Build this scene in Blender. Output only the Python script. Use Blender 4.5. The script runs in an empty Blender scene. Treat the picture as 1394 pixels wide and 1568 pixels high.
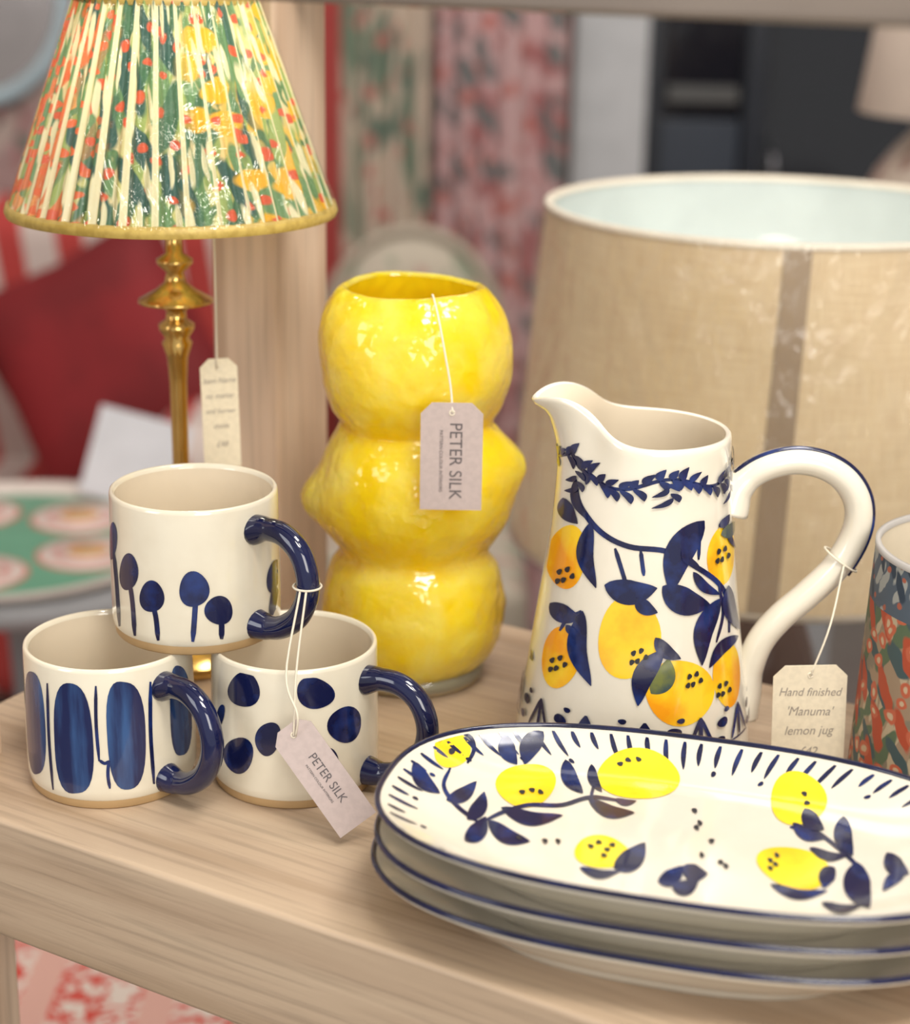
import bpy, math, random
from mathutils import Vector, Matrix, noise
random.seed(4)
pi=math.pi
scene=bpy.context.scene
scene.view_settings.view_transform='Standard'

# ---------------------------------------------------------------- helpers
def link(o,parent=None):
    scene.collection.objects.link(o)
    if parent: o.parent=parent
    return o
def empty(name,loc=(0,0,0),rotz=0):
    o=bpy.data.objects.new(name,None); o.location=loc; o.rotation_euler=(0,0,rotz); o.empty_display_size=.02
    return link(o)
def mesh_obj(name,verts,faces,mat,parent=None,smooth=True,uvs=None):
    me=bpy.data.meshes.new(name); me.from_pydata([tuple(v) for v in verts],[],faces)
    if uvs:
        l=me.uv_layers.new(name='UVMap'); k=0
        for f in uvs:
            for c in f: l.data[k].uv=c; k+=1
    me.update()
    if smooth:
        for p in me.polygons: p.use_smooth=True
    if mat: me.materials.append(mat)
    return link(bpy.data.objects.new(name,me),parent)
def catmull(pts,n):
    pts=[Vector(p) for p in pts]; out=[]; N=len(pts)
    for i in range(N-1):
        p0=pts[i-1] if i>0 else pts[0]*2-pts[1]; p1=pts[i]; p2=pts[i+1]
        p3=pts[i+2] if i+2<N else pts[-1]*2-pts[-2]
        for k in range(n):
            t=k/n
            out.append(.5*((2*p1)+(p2-p0)*t+(2*p0-5*p1+4*p2-p3)*t*t+(3*p1-p0-3*p2+p3)*t**3))
    out.append(pts[-1]); return out
def lathe(name,prof,mat,parent=None,seg=96,mod=None,sm=0,loc=(0,0,0)):
    if sm: prof=[(p.x,p.y) for p in catmull([(a,b,0) for a,b in prof],sm)]
    V=[];F=[];U=[]
    for r,z in prof:
        for i in range(seg):
            th=-pi+2*pi*i/seg
            rr,zz=(r,z) if mod is None else mod(r,z,th)
            V.append((rr*math.sin(th)+loc[0],-rr*math.cos(th)+loc[1],zz+loc[2]))
    for j in range(len(prof)-1):
        for i in range(seg):
            k=(i+1)%seg
            F.append((j*seg+i,j*seg+k,(j+1)*seg+k,(j+1)*seg+i))
            a,b=i/seg,(i+1)/seg; c,d=prof[j][1],prof[j+1][1]
            U.append(((a,c),(b,c),(b,d),(a,d)))
    return mesh_obj(name,V,F,mat,parent,True,U)
def tube(name,pts,rad,mat,parent=None,seg=14,n=8,flat=1.0,closed=False):
    P=catmull(pts,n) if n>0 else [Vector(p) for p in pts]
    N=len(P)
    def R(i):
        if callable(rad): return rad(i/(N-1))
        return rad
    V=[];F=[]; up=None
    for i,p in enumerate(P):
        t=(P[min(i+1,N-1)]-P[max(i-1,0)]).normalized()
        if up is None:
            a=Vector((0,0,1)) if abs(t.z)<.9 else Vector((1,0,0)); up=t.cross(a).normalized()
        up=(up-t*up.dot(t)).normalized(); s=t.cross(up)
        for k in range(seg):
            a=2*pi*k/seg; V.append(p+up*math.cos(a)*R(i)*flat+s*math.sin(a)*R(i))
    for i in range(N-1):
        for k in range(seg):
            l=(k+1)%seg; F.append((i*seg+k,i*seg+l,(i+1)*seg+l,(i+1)*seg+k))
    F.append(tuple(range(seg))[::-1]); F.append(tuple((N-1)*seg+k for k in range(seg)))
    return mesh_obj(name,V,F,mat,parent)
def box(name,lo,hi,mat,parent=None,bev=.002,seg=3):
    x0,y0,z0=lo;x1,y1,z1=hi
    V=[(x0,y0,z0),(x1,y0,z0),(x1,y1,z0),(x0,y1,z0),(x0,y0,z1),(x1,y0,z1),(x1,y1,z1),(x0,y1,z1)]
    F=[(3,2,1,0),(4,5,6,7),(0,1,5,4),(1,2,6,5),(2,3,7,6),(3,0,4,7)]
    o=mesh_obj(name,V,F,mat,parent,bev>0)
    if bev>0:
        m=o.modifiers.new('b','BEVEL'); m.width=bev; m.segments=seg; m.limit_method='NONE'
        w=o.modifiers.new('w','WEIGHTED_NORMAL')
    return o
def pillow(name,w,h,t,mat,loc,rot,parent=None,n=24):
    V=[];F=[]
    for s in (1,-1):
        for j in range(n+1):
            for i in range(n+1):
                u=-1+2*i/n; v=-1+2*j/n
                k=max(0,(1-u**4)*(1-v**4))**.55
                pin=1-.07*(1-abs(u*v))*(max(abs(u),abs(v)))**3
                V.append((u*w/2*pin,v*h/2*pin,s*(t/2*k+.002)))
    o=(n+1)**2
    for j in range(n):
        for i in range(n):
            a=j*(n+1)+i; F.append((a,a+1,a+n+2,a+n+1)); F.append((o+a+n+1,o+a+n+2,o+a+1,o+a))
    ob=mesh_obj(name,V,F,mat,parent); ob.location=loc; ob.rotation_euler=rot; return ob

# ---------------------------------------------------------------- materials
def nt(name):
    m=bpy.data.materials.new(name); m.use_nodes=True
    return m,m.node_tree.nodes,m.node_tree.links,m.node_tree.nodes['Principled BSDF']
def pbr(name,col,rough=.5,metal=0,coat=0,col2=None,nscale=20,bump=0,bscale=200,sss=0,spec=.5,stretch=(1,1,1),nlo=.4,nhi=.6,trans=0,emit=0):
    m,N,L,B=nt(name)
    B.inputs['Base Color'].default_value=(*col,1); B.inputs['Roughness'].default_value=rough
    B.inputs['Metallic'].default_value=metal; B.inputs['Coat Weight'].default_value=coat
    B.inputs['Coat Roughness'].default_value=.05
    B.inputs['Specular IOR Level'].default_value=spec
    if sss:
        B.inputs['Subsurface Weight'].default_value=sss; B.inputs['Subsurface Radius'].default_value=(1,.6,.2); B.inputs['Subsurface Scale'].default_value=.01
    tc=N.new('ShaderNodeTexCoord'); mp=N.new('ShaderNodeMapping'); mp.inputs['Scale'].default_value=stretch
    L.new(tc.outputs['Object'],mp.inputs[0])
    nz=N.new('ShaderNodeTexNoise'); nz.inputs['Scale'].default_value=nscale; nz.inputs['Detail'].default_value=5
    L.new(mp.outputs[0],nz.inputs['Vector'])
    c2=col2 if col2 else tuple(c*.93 for c in col)
    rp=N.new('ShaderNodeValToRGB'); rp.color_ramp.elements[0].position=nlo; rp.color_ramp.elements[1].position=nhi
    rp.color_ramp.elements[0].color=(*col,1); rp.color_ramp.elements[1].color=(*c2,1)
    L.new(nz.outputs[0],rp.inputs[0]); L.new(rp.outputs[0],B.inputs['Base Color'])
    if bump:
        n2=N.new('ShaderNodeTexNoise'); n2.inputs['Scale'].default_value=bscale; L.new(mp.outputs[0],n2.inputs['Vector'])
        bp=N.new('ShaderNodeBump'); bp.inputs['Strength'].default_value=bump; bp.inputs['Distance'].default_value=.002
        L.new(n2.outputs[0],bp.inputs['Height']); L.new(bp.outputs[0],B.inputs['Normal'])
    if trans:
        tr=N.new('ShaderNodeBsdfTranslucent'); L.new(rp.outputs[0],tr.inputs[0])
        mx=N.new('ShaderNodeMixShader'); mx.inputs[0].default_value=trans
        L.new(B.outputs[0],mx.inputs[1]); L.new(tr.outputs[0],mx.inputs[2]); L.new(mx.outputs[0],N['Material Output'].inputs[0])
    return m
def floral(name,base,layers,coord='UV',rough=.6,trans=0,coat=0):
    # layer: (kind,colour,scale,rot,threshold,seed[,centre,halfwidth] of the band along U where it is printed)
    m,N,L,B=nt(name)
    B.inputs['Roughness'].default_value=rough; B.inputs['Coat Weight'].default_value=coat; B.inputs['Coat Roughness'].default_value=.12
    tc=N.new('ShaderNodeTexCoord'); sx=N.new('ShaderNodeSeparateXYZ'); L.new(tc.outputs[coord],sx.inputs[0])
    rgb=N.new('ShaderNodeRGB'); rgb.outputs[0].default_value=(*base,1); cur=rgb.outputs[0]
    for lay in layers:
        (kind,col,sc,rot,thr,seed)=lay[:6]
        mp=N.new('ShaderNodeMapping'); mp.inputs['Location'].default_value=(seed*1.37,seed*.71,seed*.33)
        mp.inputs['Scale'].default_value=sc
        L.new(tc.outputs[coord],mp.inputs[0]); vec=mp.outputs[0]
        if kind in('leaf','dot'):
            wn=N.new('ShaderNodeTexNoise'); wn.inputs['Scale'].default_value=.8; L.new(vec,wn.inputs['Vector'])
            wm=N.new('ShaderNodeVectorMath'); wm.operation='SCALE'; wm.inputs['Scale'].default_value=.7; L.new(wn.outputs['Color'],wm.inputs[0])
            wa=N.new('ShaderNodeVectorMath'); wa.operation='ADD'; L.new(vec,wa.inputs[0]); L.new(wm.outputs[0],wa.inputs[1]); vec=wa.outputs[0]
        m2=N.new('ShaderNodeMapping'); m2.inputs['Rotation'].default_value=(0,0,rot) if coord=='UV' else (0,rot,0)
        L.new(vec,m2.inputs[0]); m3=N.new('ShaderNodeMapping')
        m3.inputs['Scale'].default_value=((1,.33,1) if coord=='UV' else (1,1,.33)) if kind=='leaf' else (1,1,1)
        L.new(m2.outputs[0],m3.inputs[0]); vec=m3.outputs[0]
        mr=N.new('ShaderNodeMapRange')
        if kind in('leaf','dot'):
            v=N.new('ShaderNodeTexVoronoi'); v.inputs['Scale'].default_value=1
            if coord=='UV': v.voronoi_dimensions='2D'
            L.new(vec,v.inputs['Vector']); L.new(v.outputs['Distance'],mr.inputs[0])
            mr.inputs[1].default_value=thr-.03; mr.inputs[2].default_value=thr+.03; mr.inputs[3].default_value=1; mr.inputs[4].default_value=0
        elif kind=='line':
            v=N.new('ShaderNodeTexNoise'); v.inputs['Scale'].default_value=1; v.inputs['Detail'].default_value=1
            L.new(vec,v.inputs['Vector'])
            a=N.new('ShaderNodeMath'); a.operation='SUBTRACT'; a.inputs[1].default_value=.5; L.new(v.outputs[0],a.inputs[0])
            b=N.new('ShaderNodeMath'); b.operation='ABSOLUTE'; L.new(a.outputs[0],b.inputs[0]); L.new(b.outputs[0],mr.inputs[0])
            mr.inputs[1].default_value=thr; mr.inputs[2].default_value=thr*1.6; mr.inputs[3].default_value=1; mr.inputs[4].default_value=0
        elif kind=='stripe':
            v=N.new('ShaderNodeTexWave'); v.inputs['Scale'].default_value=1; v.bands_direction='X'
            L.new(vec,v.inputs['Vector']); L.new(v.outputs['Fac'],mr.inputs[0])
            mr.inputs[1].default_value=thr; mr.inputs[2].default_value=thr+.05
        else:
            v=N.new('ShaderNodeTexNoise'); v.inputs['Scale'].default_value=1; v.inputs['Detail'].default_value=3
            L.new(vec,v.inputs['Vector']); L.new(v.outputs[0],mr.inputs[0])
            mr.inputs[1].default_value=thr; mr.inputs[2].default_value=thr+.05
        fac=mr.outputs[0]
        if len(lay)>6:
            a=N.new('ShaderNodeMath'); a.operation='SUBTRACT'; a.inputs[1].default_value=lay[6]; L.new(sx.outputs[0],a.inputs[0])
            b=N.new('ShaderNodeMath'); b.operation='ABSOLUTE'; L.new(a.outputs[0],b.inputs[0])
            q=N.new('ShaderNodeMapRange'); q.inputs[1].default_value=lay[7]; q.inputs[2].default_value=lay[7]+.03; q.inputs[3].default_value=1; q.inputs[4].default_value=0; L.new(b.outputs[0],q.inputs[0])
            mm=N.new('ShaderNodeMath'); mm.operation='MULTIPLY'; L.new(fac,mm.inputs[0]); L.new(q.outputs[0],mm.inputs[1]); fac=mm.outputs[0]
        mx=N.new('ShaderNodeMix'); mx.data_type='RGBA'
        L.new(fac,mx.inputs[0]); L.new(cur,mx.inputs[6]); mx.inputs[7].default_value=(*col,1); cur=mx.outputs[2]
    L.new(cur,B.inputs['Base Color'])
    if trans:
        tr=N.new('ShaderNodeBsdfTranslucent'); L.new(cur,tr.inputs[0])
        ms=N.new('ShaderNodeMixShader'); ms.inputs[0].default_value=trans
        L.new(B.outputs[0],ms.inputs[1]); L.new(tr.outputs[0],ms.inputs[2]); L.new(ms.outputs[0],N['Material Output'].inputs[0])
    return m
def woodmat(name,c1,c2,c3,axis=0):
    m,N,L,B=nt(name); B.inputs['Roughness'].default_value=.42; B.inputs['Specular IOR Level'].default_value=.4
    tc=N.new('ShaderNodeTexCoord'); mp=N.new('ShaderNodeMapping')
    sc=[38,38,38]; sc[axis]=2.2; mp.inputs['Scale'].default_value=sc
    L.new(tc.outputs['Object'],mp.inputs[0])
    n1=N.new('ShaderNodeTexNoise'); n1.inputs['Scale'].default_value=1; n1.inputs['Detail'].default_value=6; n1.inputs['Distortion'].default_value=.6
    L.new(mp.outputs[0],n1.inputs['Vector'])
    r=N.new('ShaderNodeValToRGB'); e=r.color_ramp.elements; e[0].position=.3; e[0].color=(*c1,1); e[1].position=.72; e[1].color=(*c3,1)
    k=e.new(.5); k.color=(*c2,1); L.new(n1.outputs[0],r.inputs[0])
    mp2=N.new('ShaderNodeMapping'); sc=[260,260,260]; sc[axis]=9; mp2.inputs['Scale'].default_value=sc; L.new(tc.outputs['Object'],mp2.inputs[0])
    n2=N.new('ShaderNodeTexNoise'); n2.inputs['Scale'].default_value=1; n2.inputs['Detail'].default_value=3; L.new(mp2.outputs[0],n2.inputs['Vector'])
    mr=N.new('ShaderNodeMapRange'); mr.inputs[1].default_value=.35; mr.inputs[2].default_value=.5; mr.inputs[3].default_value=.82; mr.inputs[4].default_value=1
    L.new(n2.outputs[0],mr.inputs[0])
    mx=N.new('ShaderNodeMix'); mx.data_type='RGBA'; mx.blend_type='MULTIPLY'; mx.inputs[0].default_value=1
    L.new(r.outputs[0],mx.inputs[6]); L.new(mr.outputs[0],mx.inputs[7]); L.new(mx.outputs[2],B.inputs['Base Color'])
    bp=N.new('ShaderNodeBump'); bp.inputs['Strength'].default_value=.25; bp.inputs['Distance'].default_value=.001
    L.new(n2.outputs[0],bp.inputs['Height']); L.new(bp.outputs[0],B.inputs['Normal'])
    return m
def wrapmat(name,sc,amount=.16):
    """clear creased cellophane: mostly see-through, with a sharp sheen"""
    m,N,L,B=nt(name); N.remove(B)
    tc=N.new('ShaderNodeTexCoord'); mp=N.new('ShaderNodeMapping'); mp.inputs['Scale'].default_value=sc; L.new(tc.outputs['UV'],mp.inputs[0])
    n=N.new('ShaderNodeTexNoise'); n.inputs['Scale'].default_value=1; n.inputs['Detail'].default_value=4; n.inputs['Distortion'].default_value=1.2; L.new(mp.outputs[0],n.inputs['Vector'])
    bp=N.new('ShaderNodeBump'); bp.inputs['Strength'].default_value=1; bp.inputs['Distance'].default_value=.012; L.new(n.outputs[0],bp.inputs['Height'])
    g=N.new('ShaderNodeBsdfGlossy'); g.inputs['Roughness'].default_value=.06; g.inputs['Color'].default_value=(1,1,1,1); L.new(bp.outputs[0],g.inputs['Normal'])
    t=N.new('ShaderNodeBsdfTransparent'); lw=N.new('ShaderNodeLayerWeight'); lw.inputs[0].default_value=.25; L.new(bp.outputs[0],lw.inputs['Normal'])
    mr=N.new('ShaderNodeMapRange'); mr.inputs[3].default_value=.04; mr.inputs[4].default_value=amount*2.2; L.new(lw.outputs['Facing'],mr.inputs[0])
    ms=N.new('ShaderNodeMixShader'); L.new(mr.outputs[0],ms.inputs[0]); L.new(t.outputs[0],ms.inputs[1]); L.new(g.outputs[0],ms.inputs[2]); L.new(ms.outputs[0],N['Material Output'].inputs[0])
    return m

WOOD=woodmat('oak_limed',(.33,.235,.155),(.43,.32,.225),(.50,.385,.275),0)
WOOD_SHADED=woodmat('oak_limed_rail_shaded',(.13,.105,.085),(.18,.145,.12),(.22,.18,.15),0)  # same oak as the shelf; the rail's shade is put into this darker colour
WOODV=woodmat('oak_limed_upright',(.50,.345,.24),(.60,.44,.32),(.66,.51,.385),2)
CREAM=pbr('cream_glaze',(.74,.685,.555),.12,coat=.7,nscale=40,col2=(.71,.65,.52))
CREAMW=pbr('ivory_glaze',(.77,.72,.615),.12,coat=.7,nscale=30,col2=(.74,.69,.58))
CREAMIN=pbr('cream_glaze_inside',(.76,.66,.51),.15,coat=.5)
CLAY=pbr('raw_clay_foot',(.47,.31,.15),.55,nscale=60)
NAVY=pbr('navy_glaze',(.003,.005,.030),.08,coat=.4,col2=(.006,.010,.055),nscale=30)
BLUE=pbr('blue_brushwork',(.005,.008,.048),.16,coat=.5,col2=(.012,.034,.17),nscale=70,nlo=.47,nhi=.72)
WASH=pbr('blue_wash_brushwork',(.006,.013,.07),.16,coat=.5,col2=(.03,.085,.23),nscale=120,stretch=(1,1,.12),nlo=.44,nhi=.68)
LEMJ=pbr('jug_lemon_paint',(.93,.60,.02),.16,coat=.6,col2=(.86,.33,.008),nscale=34,nlo=.42,nhi=.62)
LEMP=pbr('platter_lemon_paint',(.93,.75,.02),.16,coat=.6,col2=(.90,.56,.01),nscale=40,nlo=.45,nhi=.68)
OLIVE=pbr('olive_paint',(.16,.18,.05),.2,coat=.5,col2=(.04,.07,.08),nscale=60)
INK=pbr('ink_dark',(.02,.02,.03),.3)
BRASS=pbr('polished_brass',(.80,.53,.18),.18,metal=1,col2=(.66,.42,.13))
STRING=pbr('cotton_string',(.75,.68,.55),.8)
TAGP=pbr('mauve_card',(.47,.385,.365),.7,nscale=300)
TAGC=pbr('cream_card',(.74,.66,.50),.8,nscale=300)
TXT=pbr('print_ink',(.10,.085,.09),.6)
PEN=pbr('pencil_ink',(.30,.26,.22),.7)

# ---------------------------------------------------------------- room shell
floor_m=pbr('pale_floor',(.34,.31,.28),.55,col2=(.28,.25,.23),nscale=3)
box('floor',(-2.4,-1.6,-.90),(2.4,3.5,-.85),floor_m,bev=0)
wallp=floral('pink_floral_wallpaper',(.42,.27,.26),[('blob',(.32,.13,.13),(9,9,9),0,.55,3),('leaf',(.13,.17,.14),(22,22,22),.7,.34,1),('leaf',(.50,.40,.36),(18,18,18),-.6,.3,9)],coord='Object',rough=.8)
box('wall_back',(-2.4,3.4,-.85),(2.4,3.5,1.75),wallp,bev=0)
plain=pbr('plaster',(.62,.56,.52),.8)
box('wall_left',(-2.5,-1.6,-.85),(-2.4,3.5,1.75),plain,bev=0)
box('wall_right',(2.4,-1.6,-.85),(2.5,3.5,1.75),plain,bev=0)
box('ceiling',(-2.5,-1.6,1.75),(2.5,3.5,1.8),pbr('ceiling_white',(.8,.79,.77),.8),bev=0)
box('baseboard_back',(-2.4,3.375,-.85),(2.4,3.4,-.74),pbr('white_paint',(.72,.71,.70),.5),bev=.003)
box('trim_1',(.195,3.24,-.85),(.325,3.4,1.7),pbr('grey_white_paint',(.46,.47,.49),.5),bev=.004)
d=empty('door_1',(.51,3.36,0))
GL=pbr('dark_glass',(.008,.010,.016),.08,coat=.3)
DP=pbr('navy_paint',(.010,.014,.024),.4)
box('frame_left',(-.185,-.05,-.85),(-.15,.03,1.25),DP,d); box('frame_right',(.35,-.05,-.85),(.39,.03,1.25),DP,d)
box('frame_middle',(.0,-.045,-.85),(.035,.03,1.25),DP,d); box('frame_top',(-.185,-.05,1.22),(.39,.03,1.29),DP,d)
box('frame_rail',(-.16,-.04,-.1),(.36,.03,-.03),DP,d); box('frame_bottom',(-.16,-.04,-.85),(.36,.03,-.7),DP,d)
box('glass_pane',(-.16,-.01,-.72),(.36,.01,1.23),GL,d,bev=0)
box('glazing_ledge',(-.14,-.03,.13),(-.01,-.012,.16),pbr('grey_ledge',(.08,.08,.08),.4),d)
box('frosted_panel',(-.15,-.028,-.03),(-.005,-.012,.10),pbr('slate_panel',(.035,.045,.065),.35),d)
tube('handle',[(.05,-.05,-.05),(.05,-.09,-.02),(.05,-.09,.04),(.05,-.05,.06)],.005,pbr('steel',(.3,.3,.33),.3,metal=1),d)
def curtain(name,x0,x1,y,mat,folds,amp=.03,edge=None):
    r=empty(name,((x0+x1)/2,y,0)); n=folds*14; V=[];F=[]
    w=x1-x0
    for j in range(13):
        z=-.83+j*(1.2+.83)/12
        for i in range(n+1):
            t=i/n; V.append((-w/2+w*t,amp*math.sin(2*pi*folds*t+.3*math.sin(z*3))*(1-.15*j/12),z))
    for j in range(12):
        for i in range(n):
            a=j*(n+1)+i; F.append((a,a+1,a+n+2,a+n+1))
    mesh_obj('drape',V,F,mat,r)
    tube('rail',[(-w/2-.03,0,1.2),(w/2+.03,0,1.2)],.012,BRASS,r,n=2)
    if edge: box('edge_band',(-w/2-.012,-amp-.012,-.83),(-w/2+.03,-amp+.01,1.2),edge,r)
    return r
c1=floral('cream_green_floral_linen',(.50,.41,.33),[('leaf',(.17,.22,.16),(22,22,12),.4,.42,2),('leaf',(.13,.18,.14),(30,30,20),-.5,.36,5),('dot',(.46,.19,.16),(22,22,22),0,.27,4)],coord='Object',rough=.85)
c2=floral('rose_floral_linen',(.50,.33,.33),[('blob',(.34,.14,.14),(16,16,16),0,.55,3),('leaf',(.14,.15,.15),(22,22,22),.8,.38,8),('dot',(.44,.16,.14),(22,22,22),0,.30,4)],coord='Object',rough=.85)
RED=pbr('dark_red_trim',(.30,.035,.03),.8,nscale=60)
curtain('floral_curtain',-.235,-.055,3.12,c1,4,.016,edge=RED)
curtain('floral_curtain',-.045,.180,3.16,c2,3,.02)
r=empty('wall_mirror',(-.89,3.37,.30))
FR=pbr('pale_blue_frame',(.42,.54,.60),.4)
P=[(.17*math.cos(a*pi/16),0,.19*math.sin(a*pi/16)) for a in range(33)]
tube('frame',P,.016,FR,r,n=2)
V=[(0,.005,0)]+[(p[0],.005,p[2]) for p in P[:-1]]
mesh_obj('mirror_glass',V,[(0,1+(i+1)%32,1+i) for i in range(32)],pbr('silvered_glass',(.40,.36,.35),.12,metal=1),r)

# ---------------------------------------------------------------- sofa + cushions
s=empty('striped_sofa',(-.98,2.75,0))
SM=floral('red_white_stripe',(.58,.49,.45),[('stripe',(.44,.05,.045),(3.4,.01,1.2),.35,.55,2)],coord='Object',rough=.9)
box('back',(-.68,.10,-.62),(.62,.27,-.0),SM,s,bev=.06,seg=5)
box('seat',(-.62,-.35,-.66),(.60,.16,-.42),SM,s,bev=.05,seg=5)
box('arm_1',(-.76,-.36,-.70),(-.58,.27,-.18),SM,s,bev=.06,seg=5)
box('arm_2',(.54,-.36,-.70),(.68,.27,-.24),SM,s,bev=.06,seg=5)
for i,(x,y) in enumerate([(-.68,-.3),(.62,-.3),(-.68,.22),(.62,.22)]): lathe('leg_%d'%(i+1),[(0,-.85),(.018,-.85),(.026,-.69),(0,-.68)],WOODV,s,seg=16,loc=(x,y,0))
VEL=pbr('crimson_velvet',(.24,.010,.014),.75,col2=(.16,.006,.009),nscale=6)
pillow('velvet_cushion',.34,.34,.12,VEL,(-.53,2.64,-.20),(math.radians(78),math.radians(-28),0))
CP=floral('red_print_linen',(.60,.52,.48),[('stripe',(.46,.09,.08),(5,.01,1),.1,.80,2),('dot',(.46,.09,.08),(16,16,16),0,.22,3)],coord='Object',rough=.9)
pillow('printed_cushion',.32,.32,.12,CP,(-.93,2.50,-.25),(math.radians(76),math.radians(8),0))
t=empty('round_table',(-.47,1.87,0))
TG=pbr('grey_paint',(.26,.26,.27),.5)
lathe('top',[(0,-.245),(.21,-.245),(.225,-.24),(.228,-.232),(.225,-.222),(0,-.222)],TG,t,sm=0)
lathe('pedestal',[(.12,-.85),(.12,-.835),(.05,-.81),(.025,-.76),(.022,-.5),(.03,-.3),(.06,-.245)],TG,t,seg=32,sm=4)
tr=empty('patterned_tray',(-.49,1.85,-.222))
WH=pbr('tray_white',(.64,.56,.51),.4)
lathe('base',[(0,0),(.175,0),(.19,.004),(.197,.014),(.193,.014),(.186,.006),(0,.005)],WH,tr)
cols=[pbr('tray_green',(.12,.32,.21),.4),pbr('tray_coral',(.55,.17,.13),.4),pbr('tray_orange',(.62,.33,.13),.4),pbr('tray_pink',(.60,.31,.28),.4)]
def disc(name,cx,cy,rr,z,mat,par,n=28,h=.0008):
    return lathe(name,[(0,z+h),(rr*.98,z+h),(rr,z)][::-1],mat,par,seg=n,loc=(cx,cy,0))
disc('green_field',0,0,.172,.0052,cols[0],tr,n=48)
for k in range(5):
    a=k*2*pi/5+.9; cx,cy=.106*math.cos(a),.106*math.sin(a)
    disc('scallop_outer_%d'%k,cx,cy,.056,.0062,cols[1],tr); disc('scallop_ring_%d'%k,cx,cy,.051,.0072,WH,tr); disc('scallop_mid_%d'%k,cx,cy,.038,.0082,cols[3],tr)
    disc('scallop_in_%d'%k,cx,cy,.029,.0092,WH,tr); disc('scallop_core_%d'%k,cx,cy,.022,.0102,cols[2],tr); disc('scallop_eye_%d'%k,cx,cy,.011,.0112,CLAY,tr)
pc=box('price_card',(-.055,-.001,0),(.055,.001,.105),pbr('white_card',(.60,.60,.64),.7),bev=0); pc.location=(-.385,2.0,-.219); pc.rotation_euler=(math.radians(-22),math.radians(16),.1)
b=empty('upholstered_bench',(-.47,1.42,0))
QM=floral('coral_print_cotton',(.66,.57,.50),[('line',(.55,.07,.05),(45,45,45),0,.045,2),('blob',(.55,.07,.05),(80,80,80),0,.56,6),('stripe',(.62,.36,.30),(3,.01,.01),0,.80,1)],coord='Object',rough=.9)
box('seat_pad',(-.42,-.20,-.56),(.44,.20,-.45),QM,b,bev=.03,seg=5)
box('frame',(-.41,-.19,-.62),(.43,.19,-.56),WOOD,b)
for i,(x,y) in enumerate([(-.38,-.16),(.40,-.16),(-.38,.16),(.40,.16)]): box('leg_%d'%(i+1),(x-.02,y-.02,-.85),(x+.02,y+.02,-.61),WOODV,b)
ch=empty('upholstered_chair',(-.065,2.50,0))
CM=floral('cream_posy_fabric',(.42,.37,.30),[('leaf',(.24,.26,.19),(24,24,24),.5,.36,5),('dot',(.40,.27,.22),(24,24,24),0,.26,4)],coord='Object',rough=.9)
P=[(.125*math.cos(a*pi/16),.0,-.13+.155*math.sin(a*pi/16)) for a in range(33)]
V=[];F=[]
for s_ in (-1,1):
    for q in range(7):
        for i in range(32):
            a=i*pi/16; k_=q/6; V.append((.120*k_*math.cos(a),s_*.03*math.sqrt(max(0,1-k_**2.5)),-.13+.150*k_*math.sin(a)))
for s_ in (0,1):
    for q in range(6):
        for i in range(32):
            o_=s_*7*32; j2=(i+1)%32; F.append((o_+q*32+i,o_+q*32+j2,o_+(q+1)*32+j2,o_+(q+1)*32+i))
mesh_obj('back_pad',V,F,CM,ch)
tube('back_frame',P,.009,pbr('distressed_wood',(.33,.28,.22),.6),ch,n=2)
box('seat',(-.16,-.38,-.46),(.16,.02,-.36),CM,ch,bev=.03,seg=5)
for i,(x,y) in enumerate([(-.13,-.34),(.13,-.34),(-.13,-.01),(.13,-.01)]): lathe('leg_%d'%(i+1),[(.0,-.85),(.012,-.85),(.02,-.5),(.02,-.43),(0,-.42)],WOODV,ch,seg=16,loc=(x,y,0))
tube('post_1',[(-.07,.0,-.40),(-.08,0,-.22)],.013,WOODV,ch,n=2); tube('post_2',[(.07,.0,-.40),(.08,0,-.22)],.013,WOODV,ch,n=2)
k=empty('side_table',(.62,2.2,0))
box('top',(-.22,-.2,-.17),(.3,.2,-.14),TG,k)
for i,(x,y) in enumerate([(-.18,-.16),(.26,-.16),(-.18,.16),(.26,.16)]): box('leg_%d'%(i+1),(x-.015,y-.015,-.85),(x+.015,y+.015,-.17),TG,k)
k=empty('table_lamp',(.610,2.2,-.14))
lathe('base',[(0,0),(.06,0),(.065,.012),(.04,.03),(.085,.10),(.118,.19),(.115,.28),(.06,.35),(.02,.37),(.012,.40),(.0,.40)],floral('speckled_ceramic',(.42,.35,.29),[('blob',(.26,.17,.14),(30,30,30),0,.50,2)],coord='Object',rough=.3),k,seg=48,sm=5)
lathe('shade',[(.135,.365),(.115,.52),(.113,.52),(.133,.365),(.135,.365)],pbr('cream_shade',(.54,.45,.38),.8,trans=.3),k,seg=64)

# ---------------------------------------------------------------- display shelf (rotated unit)
su=empty('display_shelf',(0,0,0),math.radians(-30))
box('shelf_board',(-.699,.585,-.068),(.449,.955,0),WOOD,su,bev=.003)
box('upper_rail_front',(-.699,.585,.3985),(.449,.630,.440),WOOD_SHADED,su,bev=.003)
box('upper_rail_back',(-.699,.910,.3985),(.449,.954,.440),WOOD_SHADED,su,bev=.003)  # unseen; upper shelf built as an open frame to let light through
box('upper_rail_left',(-.699,.62,.3985),(-.655,.92,.440),WOOD_SHADED,su,bev=.003)
box('upper_rail_right',(.405,.62,.3985),(.449,.92,.440),WOOD_SHADED,su,bev=.003)
box('lower_board',(-.699,.62,-.80),(.449,.93,-.77),WOOD,su,bev=.003)
for i,(x0,y0) in enumerate([(-.70,.587),(-.70,.899),(.40,.587),(.40,.899)]):
    box('post_%d'%(i+1),(x0,y0,-.85),(x0+.05,y0+.057,1.0),WOODV,su,bev=.0025)

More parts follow.
